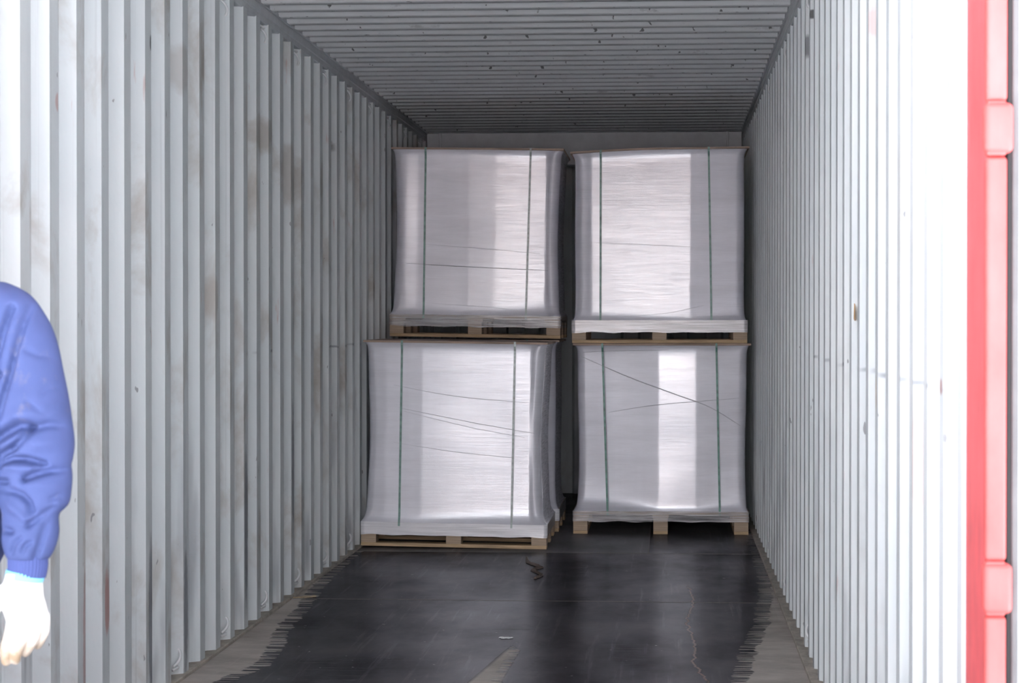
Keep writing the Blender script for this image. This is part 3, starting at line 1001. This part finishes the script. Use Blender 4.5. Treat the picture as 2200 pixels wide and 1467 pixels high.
def mat_glove():
    t = NT('white_cotton_glove')
    x, y, z = t.sep()
    kn = t.noise(t.co((500, 500, 500)), scale=1, detail=1)
    n = t.noise(t.co((22, 22, 22)), scale=1, detail=4)
    low = t.math('MULTIPLY_ADD', z, -16.0, 16.0 * 0.745, clamp=True)   # soiled towards the fingertips
    f = t.math('MULTIPLY', low, t.ramp(n, [(0.32, 0.35), (0.6, 1)]))
    c = t.mix(f, (0.78, 0.77, 0.73), (0.36, 0.27, 0.18))
    t.set(Base_Color=c, Roughness=0.9, Normal=t.bump(kn, 0.2, 0.001))
    return t.m
M['glove'] = mat_glove()

worker = empty('person', P(-190, 2183, PY + 0.03))
worker.location.z = 0.0
WX, WY = worker.location.x, worker.location.y
tag(worker, 'person in a blue work jacket and white gloves standing at the left edge, arm hanging', 'person')
def wlink(o):
    o.parent = worker
    o.location = (-WX, -WY, 0)
    return o
SHX = WX                                   # figure axis

# body: one continuous skinned surface (the jacket and trousers hide most of it)
def skin_mesh(name, joints, bones, mat, root=0, sub=2):
    me = bpy.data.meshes.new(name)
    me.from_pydata([j[0] for j in joints], bones, [])
    o = link(name, me, mat)
    md = o.modifiers.new('skin', 'SKIN'); md.use_smooth_shade = True
    sk = me.skin_vertices[0].data
    for s_, j in zip(sk, joints):
        r = j[1]
        s_.radius = (r, r) if not hasattr(r, '__len__') else r
    sk[root].use_root = True
    m2 = o.modifiers.new('sub', 'SUBSURF'); m2.levels = sub; m2.render_levels = sub
    return o
X0, YB = WX, WY
arm_v = [P(28, 740), P(62, 960), P(68, 1205, PY - 0.03)]
mx = lambda p: (2 * X0 + 0.07 - p[0], p[1], p[2])
J = [((X0, YB, 0.90), (0.125, 0.10)), ((X0, YB, 1.05), (0.115, 0.09)), ((X0, YB, 1.22), (0.13, 0.10)), ((X0, YB, 1.33), (0.12, 0.085)),
     ((X0, YB + 0.005, 1.43), 0.055), ((X0, YB - 0.005, 1.49), 0.052),
     ((X0 + 0.14, YB, 1.325), 0.045), (arm_v[0], 0.036), (arm_v[1], 0.030), (arm_v[2], 0.026),
     ((X0 - 0.14, YB, 1.325), 0.045), (mx(arm_v[0]), 0.036), (mx(arm_v[1]), 0.030), (mx(arm_v[2]), 0.026),
     ((X0 + 0.085, YB, 0.80), 0.078), ((X0 + 0.09, YB - 0.01, 0.46), 0.050), ((X0 + 0.095, YB + 0.02, 0.09), 0.034),
     ((X0 - 0.085, YB, 0.80), 0.078), ((X0 - 0.09, YB - 0.01, 0.46), 0.050), ((X0 - 0.095, YB + 0.02, 0.09), 0.034),
     ((X0, YB - 0.008, 1.555), (0.070, 0.082)), ((X0, YB - 0.004, 1.62), (0.066, 0.080))]
Bn = [(0, 1), (1, 2), (2, 3), (3, 4), (4, 5), (3, 6), (6, 7), (7, 8), (8, 9), (3, 10), (10, 11), (11, 12), (12, 13),
      (0, 14), (14, 15), (15, 16), (0, 17), (17, 18), (18, 19), (5, 20), (20, 21)]
body = wlink(skin_mesh('body', J, Bn, M['skin']))

# head details
def blob(name, mat, c, r, parent, sc=(1, 1, 1), seg=20):
    bm = bmesh.new()
    bmesh.ops.create_uvsphere(bm, u_segments=seg, v_segments=seg // 2, radius=r)
    for v in bm.verts:
        v.co = Vector((v.co.x * sc[0] + c[0], v.co.y * sc[1] + c[1], v.co.z * sc[2] + c[2]))
    return finish(bm, name, mat, parent, smooth=True)
HZ = 1.585
bm = bmesh.new()
for (cx_, cy_, cz_, r_, sc_) in ((0, -0.006, HZ, 0.092, (0.84, 1.0, 1.12)), (0, -0.040, HZ - 0.058, 0.048, (1.0, 0.95, 0.95)),
                                 (0, -0.104, HZ - 0.022, 0.016, (0.85, 1.1, 1.5)), (0, -0.090, HZ - 0.060, 0.016, (1.7, 0.6, 0.5)),
                                 (0.083, 0.004, HZ - 0.014, 0.022, (0.4, 0.8, 1.3)), (-0.083, 0.004, HZ - 0.014, 0.022, (0.4, 0.8, 1.3)),
                                 (0.032, -0.083, HZ + 0.022, 0.018, (1.4, 0.5, 0.45)), (-0.032, -0.083, HZ + 0.022, 0.018, (1.4, 0.5, 0.45))):
    b2 = bmesh.ops.create_uvsphere(bm, u_segments=24, v_segments=16, radius=r_)
    for v in b2['verts']:
        v.co = Vector((v.co.x * sc_[0] + cx_ + X0, v.co.y * sc_[1] + cy_ + YB, v.co.z * sc_[2] + cz_))
head = wlink(finish(bm, 'head', M['skin'], None, smooth=True))
md = head.modifiers.new('weld', 'REMESH'); md.mode = 'VOXEL'; md.voxel_size = 0.004; md.use_smooth_shade = True
md = head.modifiers.new('soft', 'SMOOTH'); md.factor = 0.5; md.iterations = 4
for s_ in (-1, 1):
    wlink(blob('eye', M['eye'], (X0 + s_ * 0.032, YB - 0.083, HZ + 0.004), 0.010, worker, (1.3, 0.6, 0.7)))
    wlink(blob('iris', M['hair'], (X0 + s_ * 0.032, YB - 0.0882, HZ + 0.004), 0.0042, worker, (1.0, 0.4, 1.0), 12))
bm = bmesh.new()
bmesh.ops.create_uvsphere(bm, u_segments=32, v_segments=20, radius=0.101)
bmesh.ops.delete(bm, geom=[v for v in bm.verts if v.co.z < 0.012 - (0.07 if v.co.y > 0.02 else 0)], context='VERTS')
for v in bm.verts:
    v.co = Vector((v.co.x * 0.86 + X0, v.co.y * 1.0 + YB, v.co.z * 1.12 + HZ + 0.006))
hair = wlink(finish(bm, 'hair', M['hair'], None, smooth=True))
md = hair.modifiers.new('thick', 'SOLIDIFY'); md.thickness = 0.012; md.offset = -1

# folds of the near sleeve: creases pressed along picture lines (x, y, depth, width)
FOLDS = [([(-20, 962), (0, 948), (28, 929), (60, 912), (84, 914)], 0.020, 13), ([(52, 956), (72, 934), (88, 918), (120, 910), (152, 914)], 0.012, 10),
         ([(-30, 1010), (0, 990), (20, 974), (45, 962)], 0.017, 9), ([(4, 1004), (20, 992), (46, 982), (78, 983), (112, 993)], 0.016, 8),
         ([(74, 1024), (98, 1014), (122, 1009), (156, 1008)], 0.015, 9), ([(-20, 1036), (10, 1032), (32, 1032)], 0.017, 9),
         ([(14, 1049), (45, 1050), (70, 1058), (86, 1074), (90, 1092)], 0.010, 8), ([(82, 1122), (104, 1104), (132, 1086)], 0.010, 8),
         ([(16, 1137), (30, 1134), (46, 1136)], 0.012, 8), ([(45, 1182), (54, 1162), (68, 1148)], 0.009, 5), ([(70, 1180), (76, 1166), (88, 1158)], 0.009, 5),
         ([(94, 1194), (106, 1160), (116, 1120)], 0.008, 7), ([(4, 804), (10, 760), (22, 712), (36, 662)], 0.011, 9), ([(-10, 836), (4, 820), (16, 802)], 0.014, 8),
         ([(18, 892), (34, 830), (48, 760), (64, 684), (70, 660)], 0.011, 8), ([(44, 682), (56, 668), (74, 655)], 0.005, 3),
         ([(108, 842), (118, 834), (134, 832)], 0.006, 5), ([(80, 860), (98, 874), (116, 888), (136, 872)], 0.005, 4), ([(70, 752), (92, 762), (118, 768)], 0.005, 6),
         ([(128, 1068), (140, 1062), (150, 1070)], 0.008, 6)]
BUMPS = [([(60, 890), (110, 884), (140, 880)], 0.006, 14), ([(100, 950), (140, 948)], 0.008, 14), ([(20, 955), (60, 938)], 0.005, 8),
         ([(40, 1080), (80, 1110), (120, 1098), (152, 1070)], 0.007, 9), ([(30, 1000), (90, 1002)], 0.006, 8), ([(90, 1036), (140, 1040)], 0.004, 12)]
def seg_dist(px, py, pl):
    best = 1e9
    for (ax, ay), (bx_, by_) in zip(pl, pl[1:]):
        dx, dy = bx_ - ax, by_ - ay
        t_ = max(0, min(1, ((px - ax) * dx + (py - ay) * dy) / (dx * dx + dy * dy)))
        best = min(best, math.hypot(px - ax - t_ * dx, py - ay - t_ * dy))
    return best

SLEEVE = [(604, -30, 0), (609, -50, 14), (618, -60, 34), (630, -66, 53), (645, -70, 68), (665, -72, 82), (700, -66, 102), (745, -58, 118), (800, -46, 131),
          (850, -38, 143), (900, -30, 152), (950, -20, 158), (985, -14, 155), (1000, -12, 152), (1020, -8, 155), (1045, 0, 155), (1078, 4, 152), (1092, 8, 143),
          (1106, 11, 131), (1140, 13, 133), (1165, 15, 129), (1185, 20, 122), (1198, 25, 114)]
def sleeve(bm, mirror=False):
    rows = resample([tuple(map(float, r)) for r in SLEEVE], 230)
    n = 120
    grid = []
    for (py, xl, xr) in rows:
        cx_ = (xl + xr) / 2; hw_ = (xr - xl) / 2
        yc = PY - 0.03 * sm(950, 1200, py) + 0.02 * (1 - sm(700, 900, py))
        row = []
        for k in range(n):
            an = 2 * math.pi * k / n
            c_, s_ = math.cos(an), math.sin(an)
            px = cx_ + hw_ * c_
            front = s_ < 0
            d = 0
            if front and not mirror:
                for pl, dep, wd in FOLDS:
                    q = seg_dist(px, py, pl)
                    if q < wd * 2.5: d += 2.0 * dep * math.exp(-(q / wd) ** 2 * 1.6)
                for pl, dep, wd in BUMPS:
                    q = seg_dist(px, py, pl)
                    if q < wd * 2.5: d -= 1.5 * dep * math.exp(-(q / wd) ** 2)
            hy = hw_ * 0.92 / 1138.0
            p = Vector(P(px, py, PY))
            p.y = yc + hy * s_ * (1 if front else 1) + d * abs(s_)
            p += Vector((0, 1, 0)) * mnoise.noise(p * 16) * 0.004
            if mirror: p.x = 2 * X0 + 0.07 - p.x
            row.append(bm.verts.new(p))
        grid.append(row)
    for r0, r1 in zip(grid, grid[1:]):
        for k in range(n): bm.faces.new((r0[k], r0[(k + 1) % n], r1[(k + 1) % n], r1[k]))
    bm.faces.new(grid[0][::-1]); bm.faces.new(grid[-1])
# jacket: trunk and both sleeves fused into one skin
bm = bmesh.new()
rows = [(1.468, 0.062, 0.060), (1.445, 0.075, 0.068), (1.425, 0.105, 0.08), (1.40, 0.145, 0.095), (1.37, 0.175, 0.108), (1.32, 0.19, 0.122), (1.22, 0.195, 0.135),
        (1.08, 0.192, 0.135), (0.95, 0.193, 0.135), (0.92, 0.196, 0.138), (0.895, 0.196, 0.138), (0.86, 0.182, 0.130), (0.82, 0.160, 0.122)]
rows = resample(rows, 90)
grid = []
for (z, a_, b_) in rows:
    row = []
    for k in range(96):
        an = 2 * math.pi * k / 96
        q = Vector((X0 + a_ * math.copysign(abs(math.cos(an)) ** 0.85, math.cos(an)), YB + b_ * math.copysign(abs(math.sin(an)) ** 0.85, math.sin(an)), z))
        q += Vector((math.cos(an), math.sin(an), 0)) * (mnoise.noise(Vector((q.x * 9, q.y * 9, q.z * 5))) * 0.012)
        row.append(bm.verts.new(q))
    grid.append(row)
for r0, r1 in zip(grid, grid[1:]):
    for k in range(96): bm.faces.new((r0[k], r0[(k + 1) % 96], r1[(k + 1) % 96], r1[k]))
bm.faces.new(grid[0][::-1]); bm.faces.new(grid[-1])
sleeve(bm); sleeve(bm, True)
jacket = wlink(finish(bm, 'jacket', M['jacket'], None, smooth=True))
md = jacket.modifiers.new('fuse', 'REMESH'); md.mode = 'VOXEL'; md.voxel_size = 0.0042; md.use_smooth_shade = True
md = jacket.modifiers.new('soft', 'SMOOTH'); md.factor = 0.5; md.iterations = 1
# collar and buttons of the jacket
bm = bmesh.new()
tube(bm, [(X0 + 0.072 * math.cos(a), YB + 0.066 * math.sin(a), 1.468 + 0.012 * math.sin(a)) for a in [math.pi * 2 * i / 30 - math.pi / 2 for i in range(2, 29)]], 0.014, 10)
collar = finish(bm, 'collar', M['jacket'], jacket, smooth=True)

# ribbed cuff, glove trim
def ring_loft(bm, rows, n=96, rib=0.0, ribs=34, mirror=False):
    grid = []
    for (py, xl, xr, dy) in rows:
        cx_ = (xl + xr) / 2; hw_ = (xr - xl) / 2 / 1138.0
        row = []
        c = Vector(P(cx_, py, PY))
        tilt = 6 / 1138.0
        for k in range(n):
            an = 2 * math.pi * k / n
            r = 1 + rib * math.cos(ribs * an)
            p = Vector((c.x + hw_ * r * math.cos(an), PY + dy + hw_ * 0.85 * r * math.sin(an), c.z - tilt * math.cos(an)))
            if mirror: p.x = 2 * X0 + 0.07 - p.x
            row.append(bm.verts.new(p))
        grid.append(row)
    for r0, r1 in zip(grid, grid[1:]):
        for k in range(n): bm.faces.new((r0[k], r0[(k + 1) % n], r1[(k + 1) % n], r1[k]))
    bm.faces.new(grid[0][::-1]); bm.faces.new(grid[-1])
CUFF = resample([(1186., 26., 112., -0.03), (1196., 25., 112., -0.03), (1206., 25., 112., -0.03), (1220., 25., 110., -0.03), (1233., 25., 107., -0.03)], 24)
TRIM = resample([(1226., 22., 105., -0.03), (1234., 20., 105., -0.03), (1240., 19., 103., -0.03), (1243., 19., 101., -0.03)], 10)
for mir in (False, True):
    bm = bmesh.new(); ring_loft(bm, CUFF, 136, 0.022, 34, mir)
    finish(bm, 'cuff', M['cuff'], jacket, smooth=True)

# gloved hands: palm and five separate fingers, welded into one knitted skin
def hand(mirror=False):
    bm = bmesh.new()
    def T(pts, r, n=16):
        q = []
        for (px, py, dy) in pts:
            v = list(P(px, py, PY)); v[1] = PY + dy
            if mirror: v[0] = 2 * X0 + 0.07 - v[0]
            q.append(tuple(v))
        m_ = 26
        qq = resample(q, m_)
        rr = [x[0] for x in resample([(a,) for a in r], m_)]
        tube(bm, qq, rr, n)
        for end, rad in ((qq[0], rr[0]), (qq[-1], rr[-1])):
            s2 = bmesh.ops.create_uvsphere(bm, u_segments=14, v_segments=8, radius=rad)
            for v in s2['verts']: v.co += Vector(end)
    # palm / back of the hand
    palm = [(1228., 25., 101., -0.030, 0.028), (1245., 20., 98., -0.030, 0.027), (1262., 12., 99., -0.031, 0.025), (1280., 9., 101., -0.032, 0.024),
            (1295., 12., 106., -0.033, 0.023), (1312., 20., 110., -0.034, 0.022), (1330., 26., 112., -0.034, 0.020), (1345., 30., 110., -0.034, 0.015)]
    grid = []
    for (py, xl, xr, dy, hy) in resample(palm, 30):
        cx_ = (xl + xr) / 2; hw_ = (xr - xl) / 2 / 1138.0
        row = []
        c = Vector(P(cx_, py, PY))
        for k in range(40):
            an = 2 * math.pi * k / 40
            p = Vector((c.x + hw_ * math.cos(an), PY + dy + hy * math.sin(an) + 0.012 * math.cos(an), c.z))
            if mirror: p.x = 2 * X0 + 0.07 - p.x
            row.append(bm.verts.new(p))
        grid.append(row)
    for r0, r1 in zip(grid, grid[1:]):
        for k in range(40): bm.faces.new((r0[k], r0[(k + 1) % 40], r1[(k + 1) % 40], r1[k]))
    bm.faces.new(grid[0][::-1]); bm.faces.new(grid[-1])
    T([(45, 1312, -0.044), (40, 1350, -0.052), (28, 1388, -0.048), (24, 1416, -0.036)], [0.0125, 0.0125, 0.0118, 0.0102])
    T([(66, 1314, -0.040), (64, 1358, -0.050), (50, 1392, -0.046), (42, 1414, -0.032)], [0.0125, 0.0125, 0.0115, 0.0100])
    T([(86, 1318, -0.030), (86, 1358, -0.038), (72, 1384, -0.034), (60, 1400, -0.022)], [0.0120, 0.0120, 0.0110, 0.0096])
    T([(100, 1322, -0.018), (101, 1350, -0.022), (92, 1372, -0.020), (82, 1386, -0.010)], [0.0105, 0.0105, 0.0098, 0.0088])
    T([(22, 1268, -0.040), (6, 1295, -0.056), (2, 1330, -0.066), (8, 1364, -0.068)], [0.0165, 0.0150, 0.0125, 0.0100])
    o = wlink(finish(bm, 'glove', M['glove'], None, smooth=True))
    md = o.modifiers.new('weld', 'REMESH'); md.mode = 'VOXEL'; md.voxel_size = 0.0018; md.use_smooth_shade = True
    md = o.modifiers.new('soft', 'SMOOTH'); md.factor = 0.5; md.iterations = 4
    bm = bmesh.new(); ring_loft(bm, TRIM, 64, 0.0, 1, mirror)
    tag(finish(bm, 'glove_trim', M['trim'], o, smooth=True), 'light blue glove edge')
hand(False); hand(True)

# trousers and boots
bm = bmesh.new()
def leg(s_):
    rows = resample([(0.90, 0.070, 0.095, 0.12), (0.80, 0.075, 0.082, 0.115), (0.65, 0.075, 0.078, 0.10), (0.46, 0.080, 0.070, 0.082), (0.25, 0.085, 0.066, 0.078), (0.06, 0.092, 0.068, 0.088)], 60)
    grid = []
    for (z, cx_, a_, b_) in rows:
        row = []
        for k in range(48):
            an = 2 * math.pi * k / 48
            q = Vector((X0 + s_ * cx_ + a_ * math.cos(an), YB + 0.005 + b_ * math.sin(an), z))
            q += Vector((math.cos(an), math.sin(an), 0)) * (mnoise.noise(Vector((q.x * 8, q.y * 8, q.z * 9))) * 0.010)
            row.append(bm.verts.new(q))
        grid.append(row)
    for r0, r1 in zip(grid, grid[1:]):
        for k in range(48): bm.faces.new((r0[k], r0[(k + 1) % 48], r1[(k + 1) % 48], r1[k]))
    bm.faces.new(grid[0][::-1]); bm.faces.new(grid[-1])
leg(-1); leg(1)
q = bmesh.ops.create_uvsphere(bm, u_segments=40, v_segments=24, radius=1.0)
for v in q['verts']:
    v.co = Vector((v.co.x * 0.160 + X0, v.co.y * 0.125 + YB + 0.005, v.co.z * 0.135 + 0.865))
tr = wlink(finish(bm, 'trousers', M['trousers'], None, smooth=True))
md = tr.modifiers.new('fuse', 'REMESH'); md.mode = 'VOXEL'; md.voxel_size = 0.006; md.use_smooth_shade = True
for s_ in (-1, 1):
    bm = bmesh.new()
    for (dx, dy, z, r, sc_) in ((0, 0.02, 0.065, 0.052, (0.9, 1.1, 1.2)), (0, -0.05, 0.045, 0.045, (1.0, 1.5, 0.9)), (0, -0.12, 0.038, 0.042, (1.1, 1.3, 0.85))):
        q = bmesh.ops.create_uvsphere(bm, u_segments=20, v_segments=12, radius=r)
        for v in q['verts']:
            v.co = Vector((v.co.x * sc_[0] + X0 + s_ * 0.10 + dx, v.co.y * sc_[1] + YB + dy, max(0.0015, v.co.z * sc_[2] + z)))
    bx(bm, X0 + s_ * 0.10 - 0.046, X0 + s_ * 0.10 + 0.046, YB - 0.165, YB + 0.075, 0.0015, 0.022, 0.008, 2)
    bo = wlink(finish(bm, 'boot', M['boot'], None, smooth=True))
    md = bo.modifiers.new('weld', 'REMESH'); md.mode = 'VOXEL'; md.voxel_size = 0.005; md.use_smooth_shade = True
